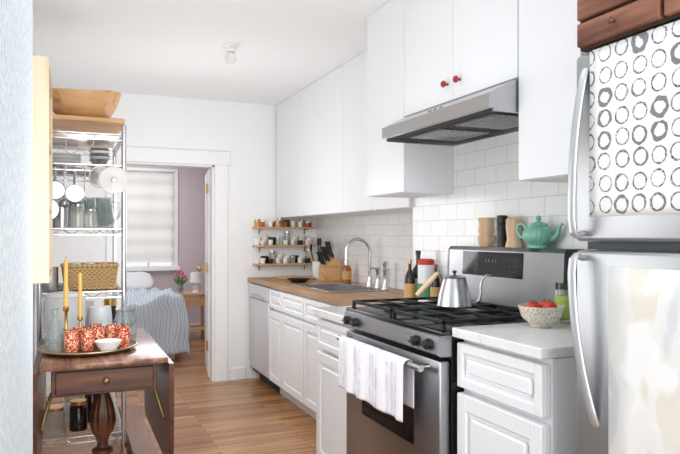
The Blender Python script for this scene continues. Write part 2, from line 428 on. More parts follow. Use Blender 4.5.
for i,(dx,dy,h) in enumerate(((-.05,0,.19),(-.018,.015,.23),(.02,0,.21),(.05,.01,.17),(0,-.025,.16))):
    t=thing('tulip','pink tulip with green leaf standing in a glass vase','tulip',(1.22+dx*.1,7.58+dy*.1,.56),group='tulips in the vase')
    add(B().tube([(0,0,0),(dx*.3,dy*.3,h*.5),(dx,dy,h-.02)],.003,6),'stem',GREEN,t)
    add(B().lathe([(0,-.018),(.014,-.01),(.017,.008),(.012,.024),(0,.028)],(dx,dy,h),10),'flower',TUL,t)
    add(B().sheet(lambda u,v:(dx*.4+dx*1.1*u+(v-.5)*.03*math.sin(u*pi),dy+.004,.08+u*h*.5),6,2),'leaf',GREEN,t,solid=.001)
# ceiling light socket
cl=thing('ceiling_light','small white ceiling lamp holder with bare bulb','ceiling light',(.895,3.75,HC-.085))
add(B().lathe([(0,.085),(.05,.085),(.05,.073),(.033,.064),(.026,.06),(.027,.042),(0,.042)]),'base',TRIM,cl)
add(B().lathe([(.0,.042),(.018,.038),(.03,.02),(.033,.0),(.024,-.02),(0,-.028)]),'bulb',CERW,cl)
# ---------------------------------------------------------------- upper cabinets
def slab(x,y0,y1,z0,z1): return B().box(x-.018,x,y0+.002,y1-.002,z0+.0015,z1-.0015,.002)
def upper(name,label,x,y0,y1,z0,z1,xw,doors,knobs=()):
    t=thing(name,label,'cabinet',((x+xw)/2,(y0+y1)/2,z0))
    add(B().box(x+.001,xw,y0,y1,z0+.0,z1-.001),'body',CAB,t,world=True)
    for k,(a,c) in enumerate(doors):
        d=add(slab(x,a,c,z0,z1),'door',CAB,t,world=True)
        if knobs:
            yk,zk=knobs[k]
            add(B().cyl((x-.018,yk,zk),(x-.032,yk,zk),.005).ell((x-.04,yk,zk),.011,.014,.014),'knob',REDK,d,world=True,label='round red glass knob')
for y0,y1 in ((4.69,5.325),(4.345,4.689),(3.89,4.344),(3.45,3.889),(3.002,3.449)):
    upper('wall_cabinet','flat-front white wall cabinet above the sink counter',1.69,y0,y1,1.366,HC,2.043,[(y0,y1)])
upper('wall_cabinet','tall flat white wall cabinet beside the range hood',1.443,2.607,3.0,1.416,HC,1.693,[(2.607,3.0)])
upper('wall_cabinet','white two-door cabinet with red knobs over the hood',1.443,1.797,2.605,1.76,HC,1.693,[(1.797,2.20),(2.20,2.605)],[(2.145,1.83),(2.235,1.83)])
upper('wall_cabinet','flat white wall cabinet beside the refrigerator',1.443,1.50,1.795,1.405,HC,1.693,[(1.50,1.795)])
# ---------------------------------------------------------------- hood
hd=thing('range_hood','stainless steel under-cabinet range hood above the stove','range hood',(1.5,2.2,1.65))
y0,y1=1.80,2.60
b=B().prism([(1.31,1.652),(1.33,1.652),(1.33,1.665),(1.69,1.665),(1.69,1.757),(1.425,1.757),(1.31,1.70)],'y',y0,y1)
add(b,'hood_body',STEEL,hd,world=True)
b=B().box(1.33,1.69,y0,y0+.01,1.640,1.665).box(1.33,1.69,y1-.01,y1,1.640,1.665).box(1.68,1.69,y0,y1,1.640,1.665)
add(b,'hood_rim',STEEL,hd,world=True)
add(B().box(1.335,1.68,y0+.012,y1-.012,1.655,1.664),'hood_underside',BEDG,hd,world=True)
for a,c in ((1.90,2.15),(2.25,2.50)):
    b=B().box(1.40,1.64,a,c,1.648,1.656,.002)
    for k in range(9): b.box(1.405+k*.026,1.415+k*.026,a+.01,c-.01,1.645,1.648)
    add(b,'grease_filter',STEELD,hd,world=True)
for k in range(3): add(B().cyl((1.345,2.15+k*.04,1.70),(1.337,2.15+k*.04,1.716),.008),'hood_button',BLKP,hd,world=True)
# ---------------------------------------------------------------- base cabinets
def front(x,y0,y1,z0,z1,fr=.05):
    b=B().box(x,x+.018,y0,y1,z0,z1,.002)
    if z1-z0<.2: fr=.03
    p=x-.012
    b.box(p,x+.002,y0,y0+fr,z0,z1,.003).box(p,x+.002,y1-fr,y1,z0,z1,.003)
    b.box(p,x+.002,y0+fr-.001,y1-fr+.001,z0,z0+fr,.003).box(p,x+.002,y0+fr-.001,y1-fr+.001,z1-fr,z1,.003)
    b.box(x-.010,x+.002,y0+fr+.014,y1-fr-.014,z0+fr+.014,z1-fr-.014,.009)
    return b
def base(label,x,y0,y1,xw,ztop,zb=None):
    t=thing('base_cabinet',label,'cabinet',((x+xw)/2,(y0+y1)/2,0))
    b=B().box(x+.08,xw,y0,y1,0,.10)
    if zb: b.box(x+.02,xw,y0,y1,.10,zb).box(x+.02,x+.035,y0,y1,zb,ztop)
    else: b.box(x+.02,xw,y0,y1,.10,ztop)
    add(b,'body',CABG,t,world=True)
    a=y0+.006; c=y1-.006
    add(front(x,a,c,ztop-.155,ztop-.015),'drawer',CABG,t,world=True)
    add(front(x,a,c,.115,ztop-.175),'door',CABG,t,world=True)
for y0,y1,zb in ((4.44,4.76,None),(3.975,4.438,.66),(3.50,3.973,.66),(3.002,3.498,None)):
    base('white raised-panel base cabinet below the sink counter',1.44,y0,y1,2.04,.822,zb)
base('narrow white base cabinet beside the stove',1.155,2.535,2.998,1.69,.822)
base('white raised-panel base cabinet with marble top by the stove',1.16,1.345,1.755,1.69,.893)
# dishwasher
dw=thing('dishwasher','light grey dishwasher under the wooden counter','dishwasher',(1.74,5.04,0))
add(B().box(1.46,2.03,4.765,5.325,.08,.82).box(1.52,2.03,4.765,5.325,0,.08),'body',BEDG,dw,world=True)
add(B().box(1.425,1.46,4.77,5.32,.12,.70,.006,2),'door',DWG,dw,world=True)
add(B().box(1.42,1.46,4.77,5.32,.705,.815,.004),'control_panel',DWG,dw,world=True)
add(B().box(1.41,1.425,4.85,5.24,.715,.735,.004),'handle',STEEL,dw,world=True)
# counters
sx0,sx1,sy0,sy1=1.52,1.90,3.72,4.34
b=B().box(1.418,sx0,3.0,5.348,.824,.86,.002).box(sx1,2.043,3.0,5.348,.824,.86).box(sx0,sx1,3.0,sy0,.824,.86).box(sx0,sx1,sy1,5.348,.824,.86)
add(b,'worktop',BUTCH,loc=(1.7,4.0,.824),world=True,label='butcher block wooden worktop around the sink',cat='countertop')
add(B().box(1.128,1.693,2.53,2.999,.824,.86,.003),'worktop',MARB,loc=(1.4,2.76,.824),world=True,label='short white worktop between stove and sink counter',cat='countertop')
add(B().box(1.135,1.693,1.34,1.758,.895,.925,.003),'worktop',MARB,loc=(1.4,1.55,.895),world=True,label='white marble worktop beside the stove',cat='countertop')
# sink
sk=thing('sink','stainless steel drop-in kitchen sink','sink',(1.71,4.03,.70))
b=B()
b.box(sx0-.018,sx0+.016,sy0-.018,sy1+.018,.861,.867,.002).box(sx1-.016,sx1+.018,sy0-.018,sy1+.018,.861,.867,.002)
b.box(sx0+.016,sx1-.016,sy0-.018,sy0+.016,.861,.867,.002).box(sx0+.016,sx1-.016,sy1-.016,sy1+.018,.861,.867,.002)
add(b,'rim',CHROME,sk,world=True)
b=B().box(sx0+.010,sx0+.014,sy0+.010,sy1-.010,.68,.862).box(sx1-.014,sx1-.010,sy0+.010,sy1-.010,.68,.862)
b.box(sx0+.010,sx1-.010,sy0+.010,sy0+.014,.68,.862).box(sx0+.010,sx1-.010,sy1-.014,sy1-.010,.68,.862).box(sx0+.010,sx1-.010,sy0+.010,sy1-.010,.676,.682)
add(b,'basin',STEEL,sk,world=True)
add(B().lathe([(0,.683),(.03,.683),(.035,.685),(0,.686)],(1.71,4.03,0)),'drain',CHROME,sk,world=True)
fc=thing('faucet','tall chrome gooseneck kitchen faucet with cross tap','faucet',(1.97,4.10,.861))
pts=[(0,0,.0),(0,0,.24)]+[(-.09+.09*math.cos(a),0,.24+.09*math.sin(a)) for a in [pi*k/12 for k in range(1,13)]]+[(-.18,0,.20),(-.18,0,.17)]
add(B().lathe([(0,0),(.028,0),(.026,.015),(.018,.03),(.018,.07),(0,.07)]).tube(pts,.012,12),'spout',CHROME,fc)
add(B().cyl((-.18,0,.18),(-.18,0,.15),.016),'spray_head',CHROME,fc)
PO=[(0,0),(.024,0),(.022,.012),(.014,.03),(.013,.11),(.018,.12),(.018,.135),(0,.14)]
add(B().lathe(PO,(0,-.13,0)).tube([(0,-.13,.125),(-.03,-.13,.135),(-.06,-.13,.13)],.006,8),'handle',CHROME,fc)
f2=thing('side_sprayer','chrome side sprayer next to the tap','sprayer',(1.97,3.86,.861))
add(B().lathe(PO),'post',CHROME,f2)
add(B().lathe([(0,.14),(.014,.142),(.02,.17),(.012,.185),(0,.185)]),'head',CHROME,f2)
# knife block, knives
kb=thing('knife_block','light bamboo knife block on the wooden counter','knife block',(1.92,4.72,.861))
add(B().prism([(-.075,0),(.065,0),(.065,.135),(.03,.185),(-.075,.105)],'y',-.06,.06),'block',BOWLW,kb)
for i in range(6):
    kx=-.055+.036*(i%3); ky=-.03+.06*(i//3)
    zz=.861+.105+(kx+.075)*.762
    k=thing('knife','black handled kitchen knife in the bamboo block','knife',(1.92+kx,4.72+ky,zz+.003),group='knives in the block')
    add(B().tube([(0,0,.006),(-.02,0,.05),(-.04,0,.105+.012*(i%3))],[.010,.011,.012],8),'handle',BLKP,k)
    add(B().cyl((.004,0,-.002),(-.004,0,.010),.007),'bolster',CHROME,k)
uc=add(B().lathe([(0,0),(.048,0),(.052,.06),(.051,.14),(.047,.14),(.047,.06),(.0,.008)]),'utensil_crock',CERW,loc=(1.93,5.0,.861),label='white ceramic utensil crock on the counter',cat='crock')
for i,(dx,dy,h,m) in enumerate(((-.06,.01,.28,SHELFW),(.02,.02,.30,BLKP),(.04,-.05,.27,SHELFW),(-.02,-.05,.30,BLKP),(-.03,.05,.25,BLKP))):
    u=thing(('wooden_spoon','spatula','wooden_spoon','ladle','spatula')[i],('wooden spoon standing in a white crock','black spatula standing in a white crock','wooden spoon standing in a white crock','black ladle standing in a white crock','black spatula standing in a white crock')[i],'cooking utensil',(1.93+dx*.3,5.0+dy*.3,.872),group='utensils in the crock')
    add(B().tube([(0,0,0),(dx,dy,h-.04)],.005,6),'handle',m,u)
    add(B().ell((dx*1.08,dy*1.08,h-.01),.008,.024,.036),'head',m,u)
def bottle(loc,r,h,mat,cap,lab=None,label='',name='bottle',neck=.3,shoulder=.62,grp=None):
    t=thing(name,label,'bottle',loc,group=grp)
    n=r*neck
    add(B().lathe([(0,0),(r*.95,0),(r,.006),(r,h*shoulder),(r*.8,h*(shoulder+.08)),(n,h*(shoulder+.18)),(n,h*.93),(0,h*.93)]),'body',mat,t)
    add(B().lathe([(0,h*.93),(n*1.25,h*.93),(n*1.2,h),(0,h)]),'cap',cap,t)
    if lab: add(B().lathe([(r+.0008,h*.15),(r+.0012,h*.16),(r+.0012,h*.5),(r+.0008,h*.51)]),'label',lab,t)
    return t
bottle((1.95,4.46,.861),.036,.17,AMBER,BLKP,TANL,'amber bottle of dish soap by the sink','soap_bottle',.4,.6)
add(B().box(-.11,.11,-.16,.16,0,.018,.006,2),'cutting_board',SHELFW,loc=(1.72,5.0,.861),rot=.2,label='wooden cutting board lying on the counter',cat='cutting board')
add(B().lathe([(0,0),(.05,0),(.09,.03),(.087,.03),(.048,.006),(0,.006)]),'shallow_bowl',BLKP,loc=(1.62,4.62,.861),label='shallow black dish on the counter',cat='dish')
# near bottles
bottle((1.635,2.84,.861),.037,.28,OLIVE,BLKP,CERC,'dark green olive oil bottle beside the stove',shoulder=.58)
bottle((1.565,2.80,.861),.027,.235,DARKB,BRASS,TANL,'dark brown vinegar bottle beside the stove')
jc=thing('salt_container','white cylindrical container with red lid','container',(1.61,2.72,.861))
add(B().lathe([(0,0),(.040,0),(.040,.215),(0,.215)]),'body',PLAST,jc); add(B().lathe([(0,.215),(.041,.215),(.041,.238),(.03,.243),(0,.243)]),'lid',REDL,jc)
add(B().lathe([(.0405,.05),(.041,.055),(.041,.12),(.0405,.125)]),'label',GREENL,jc)
bottle((1.615,2.64,.861),.024,.22,DARKB,REDL,TANL,'small dark sauce bottle beside the stove')
# ---------------------------------------------------------------- stove
sv=thing('gas_stove','stainless steel gas range with black cooktop','stove',(1.4,2.145,0))
y0,y1=1.766,2.524
add(B().box(1.14,1.69,y0,y1,.03,.895,.002).box(1.2,1.65,y0+.05,y1-.05,0,.03),'body',BLACK,sv,world=True)
add(B().prism([(1.14,.83),(1.098,.83),(1.085,.84),(1.095,.895),(1.14,.908)],'y',y0,y1),'control_panel',STEELD,sv,world=True)
add(B().box(1.10,1.60,y0-.001,y1+.001,.896,.912,.004,2),'cooktop',BLACK,sv,world=True)
od=add(B().box(1.098,1.138,y0+.005,y1-.005,.27,.815,.006,2),'oven_door',STEELV,sv,world=True)
add(B().box(1.095,1.099,y0+.17,y1-.17,.50,.70,.002),'oven_window',BGLASS,od,world=True)
b=B().cyl((1.05,y0+.04,.79),(1.05,y1-.04,.79),.011).cyl((1.05,y0+.07,.79),(1.10,y0+.07,.79),.009).cyl((1.05,y1-.07,.79),(1.10,y1-.07,.79),.009)
add(b,'handle',STEEL,od,world=True)
add(B().box(1.10,1.138,y0+.005,y1-.005,.06,.26,.006,2),'drawer',STEELV,sv,world=True)
for yy in (1.82,1.90,2.39,2.47):
    k=add(B().lathe([(0,0),(.018,0),(.017,.018),(.008,.021),(0,.021)],seg=16).box(-.003,.003,-.016,.016,.018,.027,.001),'knob',BLKP,sv)
    k.location=(1.089-1.4,yy-2.145,.866); k.rotation_euler=(0,-math.radians(97),0)
for by,bx in ((1.955,1.24),(2.335,1.24),(1.955,1.48),(2.335,1.48)):
    add(B().lathe([(0,.912),(.05,.912),(.05,.918),(.035,.92),(.035,.928),(.03,.932),(0,.932)],(bx,by,0)),'burner',IRON,sv,world=True)
for a,c in ((y0+.02,2.140),(2.150,y1-.02)):
    b=B(); z0,z1=.932,.943
    for yy in (a,c-.012): b.box(1.12,1.585,yy,yy+.012,z0,z1,.002)
    for xx in (1.12,1.345,1.573): b.box(xx,xx+.012,a,c,z0,z1,.002)
    m=(a+c)/2
    b.box(1.12,1.585,m-.005,m+.005,z0,z1,.002)
    for xx in (1.235,1.475): b.box(xx,xx+.010,a,c,z0,z1,.002)
    for xx in (1.12,1.573):
        for yy in (a,c-.012): b.box(xx,xx+.012,yy,yy+.012,.912,z0)
    add(b,'grate',IRON,sv,world=True)
GP=[(1.60,.90),(1.69,.90),(1.69,1.17),(1.625,1.17),(1.612,1.155)]
bg=add(B().prism(GP,'y',y0+.012,y1-.012),'backguard',STEELD,sv,world=True)
for a,c in ((y0,y0+.012),(y1-.012,y1)): add(B().prism(GP,'y',a,c),'end_cap',BLACK,bg,world=True)
def sl(z): return 1.60+.012*(z-.90)/.255
add(B().prism([(sl(1.05)-.003,1.05),(sl(1.05)+.01,1.05),(sl(1.15)+.01,1.15),(sl(1.15)-.003,1.15)],'y',2.00,2.40),'control_display',BGLASS,bg,world=True)
LED=pm('display_digits','#5a6c73',.4)
b=B()
for yy in (2.225,2.205,2.18,2.16): b.box(sl(1.11)-.0045,sl(1.11)-.002,yy,yy+.007,1.108,1.120)
add(b,'display_digits',LED,bg,world=True)
b=B()
for yy in (2.04,2.07,2.10,2.29,2.32,2.35):
    for zz in (1.075,1.095,1.115): b.box(sl(zz)-.0042,sl(zz)-.002,yy,yy+.009,zz,zz+.002)
add(b,'display_buttons',GREYK,bg,world=True)
# towel
tw=thing('dish_towel','white dish towel with lavender stripes on the oven handle','towel',(1.05,2.18,.60))
def twf(u,v):
    y=1.885+u*.55; wv=.5+.5*math.sin(u*24+1.3*math.sin(u*9)); 
    L=.19; t=v*(L+.04+.16); am=.012
    if t<L: return (1.032-am*wv*(1-.35*t/L),y+.004*math.sin(u*40)*(1-t/L),.79-L+t)
    t2=t-L
    if t2<.05:
        a=pi*t2/.05; return (1.05-.0155*math.cos(a)-am*.65*wv*max(0,math.cos(a)),y,.79+.0155*math.sin(a))
    return (1.069,y,.79-(t2-.05))
add(B().sheet(twf,90,50),'cloth',TOWEL,tw,world=True,solid=.002,ang=80)
# kettle
kt=thing('gooseneck_kettle','brushed steel gooseneck kettle with wooden handle','kettle',(1.375,2.11,.944),-math.radians(23))
add(B().lathe([(0,0),(.064,0),(.067,.006),(.061,.045),(.050,.085),(.042,.110),(0,.110)],seg=32),'body',STEEL,kt)
add(B().lathe([(.042,.110),(.043,.113),(.030,.120),(.010,.123),(0,.123)]),'lid',STEEL,kt)
add(B().lathe([(0,.122),(.004,.122),(.004,.128),(.009,.133),(.008,.139),(0,.141)]),'lid_knob',BLKP,kt)
add(B().tube([(.055,0,.022),(.078,0,.016),(.096,0,.026),(.102,0,.052),(.101,0,.080),(.107,0,.106),(.122,0,.121),(.142,0,.118)],[.008,.007,.006,.0055,.005,.0048,.0045,.0045],10),'spout',STEEL,kt)
add(B().tube([(-.042,0,.100),(-.054,0,.124),(-.070,0,.122)],.005,8),'handle_arm',STEEL,kt)
add(B().tube([(-.064,0,.130),(-.105,0,.087),(-.145,0,.044)],[.0085,.0105,.0095],10),'handle',PALEW,kt,label='pale wooden handle')
# things on backguard
zt=1.1705
tp=thing('teapot','squat ribbed teal green teapot with low arched handle','teapot',(1.640,1.945,zt),-math.radians(70))
def rib(p,a):
    k=1+.025*math.cos(a*20); return Vector((p.x*k,p.y*k,p.z))
add(B().lathe([(0,0),(.036,0),(.038,.006),(.034,.012),(.052,.026),(.060,.046),(.055,.066),(.038,.080),(.028,.084),(0,.084)],seg=80,f=rib),'body',TEAL,tp,ang=60)
add(B().lathe([(0,.083),(.031,.083),(.033,.087),(.026,.093),(.011,.100),(.005,.104),(.011,.110),(.008,.118),(.003,.123),(0,.124)]),'lid',TEAL,tp)
add(B().tube([(.050,0,.035),(.070,0,.042),(.080,0,.060),(.084,0,.078),(.096,0,.092)],[.014,.011,.009,.007,.006],10),'spout',TEAL,tp)
add(B().tube([(-.050,0,.070),(-.066,0,.092),(-.086,0,.090),(-.092,0,.068),(-.080,0,.044),(-.056,0,.036)],[.006,.006,.0065,.0065,.006,.006],10),'handle',TEAL,tp)
for z,pr in ((0,[(0,0),(.026,0),(.036,.014),(.038,.048),(.035,.048),(.033,.016),(0,.012)]),(.0485,[(0,0),(.028,0),(.036,.02),(.031,.045),(.037,.075),(.034,.075),(.028,.045),(0,.02)])):
    add(B().lathe(pr),'wooden_cup',PALEW,loc=(1.648,2.285,zt+z),label='pale turned wooden cup in a stack',cat='cup',group='stacked wooden cups')
pg=thing('pepper_mill','dark tall pepper mill on the range top','pepper mill',(1.655,2.185,zt))
add(B().lathe([(0,0),(.021,0),(.019,.03),(.021,.09),(0,.09)]),'body',BLKP,pg); add(B().lathe([(0,.09),(.019,.091),(.023,.105),(.021,.13),(0,.132)]),'top',BLKP,pg)
wc=thing('wooden_canister','pale wooden lidded canister on the range top','canister',(1.65,2.105,zt))
add(B().lathe([(0,0),(.034,0),(.03,.02),(.026,.03),(.032,.09),(0,.09)]),'body',PALEW,wc); add(B().lathe([(0,.09),(.03,.09),(.032,.11),(.02,.122),(0,.122)]),'lid',PALEW,wc)
# bowl & tomatoes & jar
add(B().lathe([(0,0),(.032,0),(.034,.008),(.06,.03),(.073,.068),(.069,.068),(.055,.032),(.03,.014),(0,.012)],seg=32),'bowl',LATT,loc=(1.405,1.655,.926),label='cream lattice-textured ceramic bowl holding tomatoes',cat='bowl')
for dx,dy,dz in ((-.03,0,.066),(.028,.012,.066),(.005,-.034,.07),(-.002,.035,.062)):
    t=thing('tomato','ripe red tomato in the cream bowl','tomato',(1.405+dx,1.655+dy,.926+dz-.028),group='tomatoes in the bowl')
    add(B().ell((0,0,.024),.024,.024,.020),'fruit',TOM,t)
    add(B().tube([(0,0,.041),(.002,0,.051)],.002,6).tube([(-.012,0,.043),(0,0,.0445),(.012,0,.043)],.0015,5).tube([(0,-.012,.043),(0,0,.0445),(0,.012,.043)],.0015,5),'stem',GREEN,t)
h=.135
j=thing('jar','short jar with lime green label and dark lid','jar',(1.535,1.69,.926))
add(B().lathe([(0,0),(.030,0),(.032,.005),(.032,h*.78),(.028,h*.84),(0,h*.84)]),'body',JGLASS,j)
add(B().lathe([(0,h*.84),(.031,h*.84),(.031,h),(0,h)]),'lid',OLIVE,j)
add(B().lathe([(.0323,h*.15),(.033,h*.17),(.033,h*.66),(.0323,h*.68)]),'label',LIME,j)
# ---------------------------------------------------------------- fridge
fr=thing('refrigerator','stainless steel top-freezer refrigerator with bowed handles','refrigerator',(1.42,.82,0))
fy0,fy1=.44,1.20
add(B().box(1.17,1.69,fy0,fy1,.03,1.65,.004).box(1.2,1.65,fy0+.03,fy1-.03,0,.03),'body',FRIDGE,fr,world=True)
fd=add(B().box(1.12,1.166,fy0,fy1,1.205,1.645,.010,3),'freezer_door',FRIDGE,fr,world=True)
ld=add(B().box(1.12,1.166,fy0,fy1,.10,1.185,.010,3),'refrigerator_door',FRIDGE,fr,world=True)
add(B().box(1.15,1.169,fy0+.01,fy1-.01,1.186,1.204),'door_gasket',GASK,fr,world=True)
def hdl(z0,z1,y0,y1):
    s=1 if z1>z0 else -1
    pts=[(1.12,y0,z0+s*.012),(1.102,y0,z0+s*.006),(1.092,y0,z0+s*.015)]
    for k in range(1,15):
        t=k/14; pts.append((1.088+.027*t**2.6-.002*math.sin(t*pi),y0+(y1-y0)*t**1.6,z0+s*.02+(z1-z0-s*.02)*t))
    pts.append((1.122,y1,z1+s*.012))
    return B().tube(pts,.0115,16,flat=.6)
add(hdl(1.212,1.595,1.176,1.166),'handle',SATIN,fd,world=True)
add(hdl(1.178,.795,1.176,1.134),'handle',SATIN,ld,world=True)
add(B().sheet(lambda u,v:(1.1165-.002*math.sin(u*7+v*3)**2,.60+u*.548,1.262+v*.383),20,20),'ring_print',m_rings(),loc=(1.118,.60,1.262),world=True,label='white cloth printed with rows of black ink rings',cat='printed cloth',solid=.001)
add(B().sheet(lambda u,v:(1.1160-.001*math.sin(u*5)**2,.50+u*.59,.45+v*.70),10,10),'abstract_painting',m_paint(),loc=(1.118,.5,.45),world=True,label='pale abstract painting on paper on the fridge door',cat='painting',solid=.003)
# wooden drawers on the fridge
wd=thing('drawer_chest','weathered reddish brown chest of small wooden drawers','drawer chest',(1.4,.81,1.652))
add(B().box(1.115,1.60,.45,1.18,1.652,2.05,.003),'body',CRATED,wd,world=True)
for k in range(6):
    z0=1.658+k*.062
    for a,c in ((.945,1.174),(.705,.935),(.46,.695)):
        d=add(B().box(1.10,1.116,a,c,z0,z0+.054,.003),'drawer',CRATEW,wd,world=True)
        ym=(a+c)/2
        add(B().cyl((1.10,ym,z0+.028),(1.09,ym,z0+.028),.004).ell((1.087,ym,z0+.028),.006,.008,.008),'knob',DARKW,d,world=True)
# ---------------------------------------------------------------- spice shelves
def jarp(name,label,parts):
    t=thing(name,label,'jar' if 'jar' in name else 'cup',(0,0,0))
    for n,pr,m in parts: add(B().lathe(pr,seg=16),n,m,t)
    return t
jA=lambda:jarp('spice_jar','small glass spice jar with dark lid on wooden shelf',[('body',[(0,0),(.021,0),(.022,.045),(.018,.05),(0,.05)],SPICE),('lid',[(0,.05),(.02,.05),(.02,.065),(0,.065)],BLKP)])
jB=lambda:jarp('mug','small white mug on wooden shelf',[('body',[(0,0),(.022,0),(.028,.05),(.026,.05),(.02,.006),(0,.006)],CERW)])
jC=lambda:jarp('cup','dark stoneware cup on wooden shelf',[('body',[(0,0),(.022,0),(.028,.03),(.028,.05),(.025,.05),(.02,.006),(0,.006)],BLKP)])
jD=lambda:jarp('spice_jar','tan jar with gold lid on wooden shelf',[('body',[(0,0),(.024,0),(.024,.045),(.02,.052),(0,.052)],TANL),('lid',[(0,.052),(.022,.052),(.022,.064),(0,.064)],BRASS)])
jE=lambda:jarp('cup','cream speckled cup on wooden shelf',[('body',[(0,0),(.02,0),(.027,.035),(.028,.055),(.025,.055),(.018,.006),(0,.006)],CERC)])
jF=lambda:jarp('spice_jar','red jar with white lid on wooden shelf',[('body',[(0,0),(.02,0),(.021,.045),(0,.045)],REDL),('lid',[(0,.045),(.021,.045),(.021,.058),(0,.058)],CERW)])
jG=lambda:jarp('spice_jar','tall clear glass jar with steel lid on wooden shelf',[('body',[(0,0),(.023,0),(.023,.07),(0,.07)],JGLASS),('lid',[(0,.07),(.024,.07),(.024,.08),(0,.08)],STEEL)])
protos=[f() for f in (jA,jB,jC,jD,jE,jF,jG)]
used=set()
seqs=([1,2,6,4,1,2,1,6],[1,4,2,1,6,1,4,1],[3,1,5,6,0,1,3,5])
for r,z in enumerate((.978,1.135,1.288)):
    s=thing('wall_shelf','narrow wooden wall shelf holding cups and spices','shelf',(1.73,5.30,z),group='stacked wall shelves')
    add(B().box(1.46,1.99,5.225,5.346,z-.015,z,.002),'board',SHELFW,s,world=True)
    for xx in (1.52,1.93):
        add(B().tube([(xx,5.342,z-.06),(xx,5.342,z-.018),(xx,5.25,z-.018)],.004,6),'bracket',BLKP,s,world=True)
    for i,k in enumerate(seqs[r]):
        loc=(1.492+i*.0665,5.305+R.uniform(-.004,.004),z+.0008)
        sc=(1.12,1.12,R.uniform(1.2,1.5)) if r<2 else (1.1,1.1,R.uniform(.9,1.0))
        if k in used: o=dup(protos[k],loc,scale=sc)
        else: o=protos[k]; o.location=loc; o.scale=sc; used.add(k)
        o['group']='cups and jars on the wall shelves'
    for i,k in enumerate(((1,2,4,1,6,1,2),(4,1,6,1,4,2,1),(5,1,3,0,4,1,5))[r]):
        if k in used:
            o=dup(protos[k],(1.525+i*.0665,5.25+R.uniform(-.003,.003),z+.0008),scale=(.85,.85,R.uniform(.75,.95)))
            o['group']='cups and jars on the wall shelves'
# ---------------------------------------------------------------- plywood cabinet on left wall
pc=thing('plywood_cabinet','shallow pale plywood wall cabinet with open front','wall cabinet',(-.1,2.7,1.05))
Z0,Z1=1.05,1.85
b=B().box(-.148,-.055,2.50,2.518,Z0,Z1,.001).box(-.148,-.055,3.15,3.168,Z0,Z1,.001)
b.box(-.148,-.055,2.518,3.15,Z0,Z0+.018).box(-.148,-.055,2.518,3.15,Z1-.018,Z1).box(-.148,-.14,2.518,3.15,Z0+.018,Z1-.018)
add(b,'body',PLY,pc,world=True)
for z in (1.32,1.58): add(B().box(-.139,-.06,2.519,3.149,z,z+.015),'shelf',PLY,pc,world=True)
# ---------------------------------------------------------------- table
tb=thing('drop_leaf_table','dark mahogany drop-leaf pedestal table with drawer','table',(.14,2.98,0))
add(B().box(-.088,.362,2.54,3.40,.728,.75,.005,2),'table_top',TABW,tb,world=True)
def leaf(x):
    pr=[(2.54,.725),(2.54,.40),(2.56,.345),(2.60,.32),(3.34,.32),(3.38,.345),(3.40,.40),(3.40,.725)]
    return B().prism(pr,'x',x,x+.018)
add(leaf(-.112),'drop_leaf',DARKWZ,tb,world=True); add(leaf(.366),'drop_leaf',DARKWZ,tb,world=True)
add(B().box(-.05,.325,2.575,3.37,.625,.728,.003),'apron',DARKW,tb,world=True)
d=add(B().box(-.035,.31,2.562,2.576,.635,.718,.003),'drawer',DARKW,tb,world=True)
add(B().cyl((.138,2.562,.677),(.138,2.552,.677),.006).ell((.138,2.545,.677),.012,.009,.012),'knob',OBRASS,d,world=True)
pr=[(0,.625),(.065,.625),(.065,.608),(.034,.595),(.023,.58),(.028,.56),(.043,.52),(.052,.48),(.054,.45),(.044,.41),(.028,.385),(.021,.36),(.023,.345),(.042,.335),(.042,.32),(.027,.31),(.025,.24),(.04,.22),(.04,.17),(.027,.15),(0,.15)]
def fl(p,a):
    k=1-.09*(0.5+.5*math.cos(a*12)) if .39<p.z<.56 else 1
    return Vector((p.x*k,p.y*k,p.z))
add(B().lathe(pr,(.14,2.85,0),84,f=fl),'pedestal',DARKW,tb,world=True,ang=50)
for a in (45,135,225,315):
    c,s=math.cos(math.radians(a)),math.sin(math.radians(a))
    P=[(.14+c*r,2.85+s*r,z) for r,z in ((.02,.20),(.08,.205),(.14,.15),(.19,.065),(.22,.022))]
    add(B().tube(P,[.024,.022,.019,.017,.02],10),'foot',DARKW,tb,world=True)
for sg,x0 in ((1,.362),(-1,-.09)):
    add(B().tube([(x0-sg*.007,2.60,.50),(x0-sg*.014,2.64,.53),(x0-sg*.028,2.66,.58),(x0-sg*.04,2.68,.62)],[.005,.007,.007,.006],8),'leaf_support',OBRASS,tb,world=True)
# low bench
lb=thing('low_bench','long low reddish brown wooden bench on the floor','bench',(.365,3.68,0))
add(B().box(.305,.42,3.12,4.30,.115,.14,.004),'bench_top',BENCHW,lb,world=True)
for yy in (3.18,4.20): add(B().box(.315,.41,yy,yy+.03,0,.115,.003),'leg',BENCHW,lb,world=True)
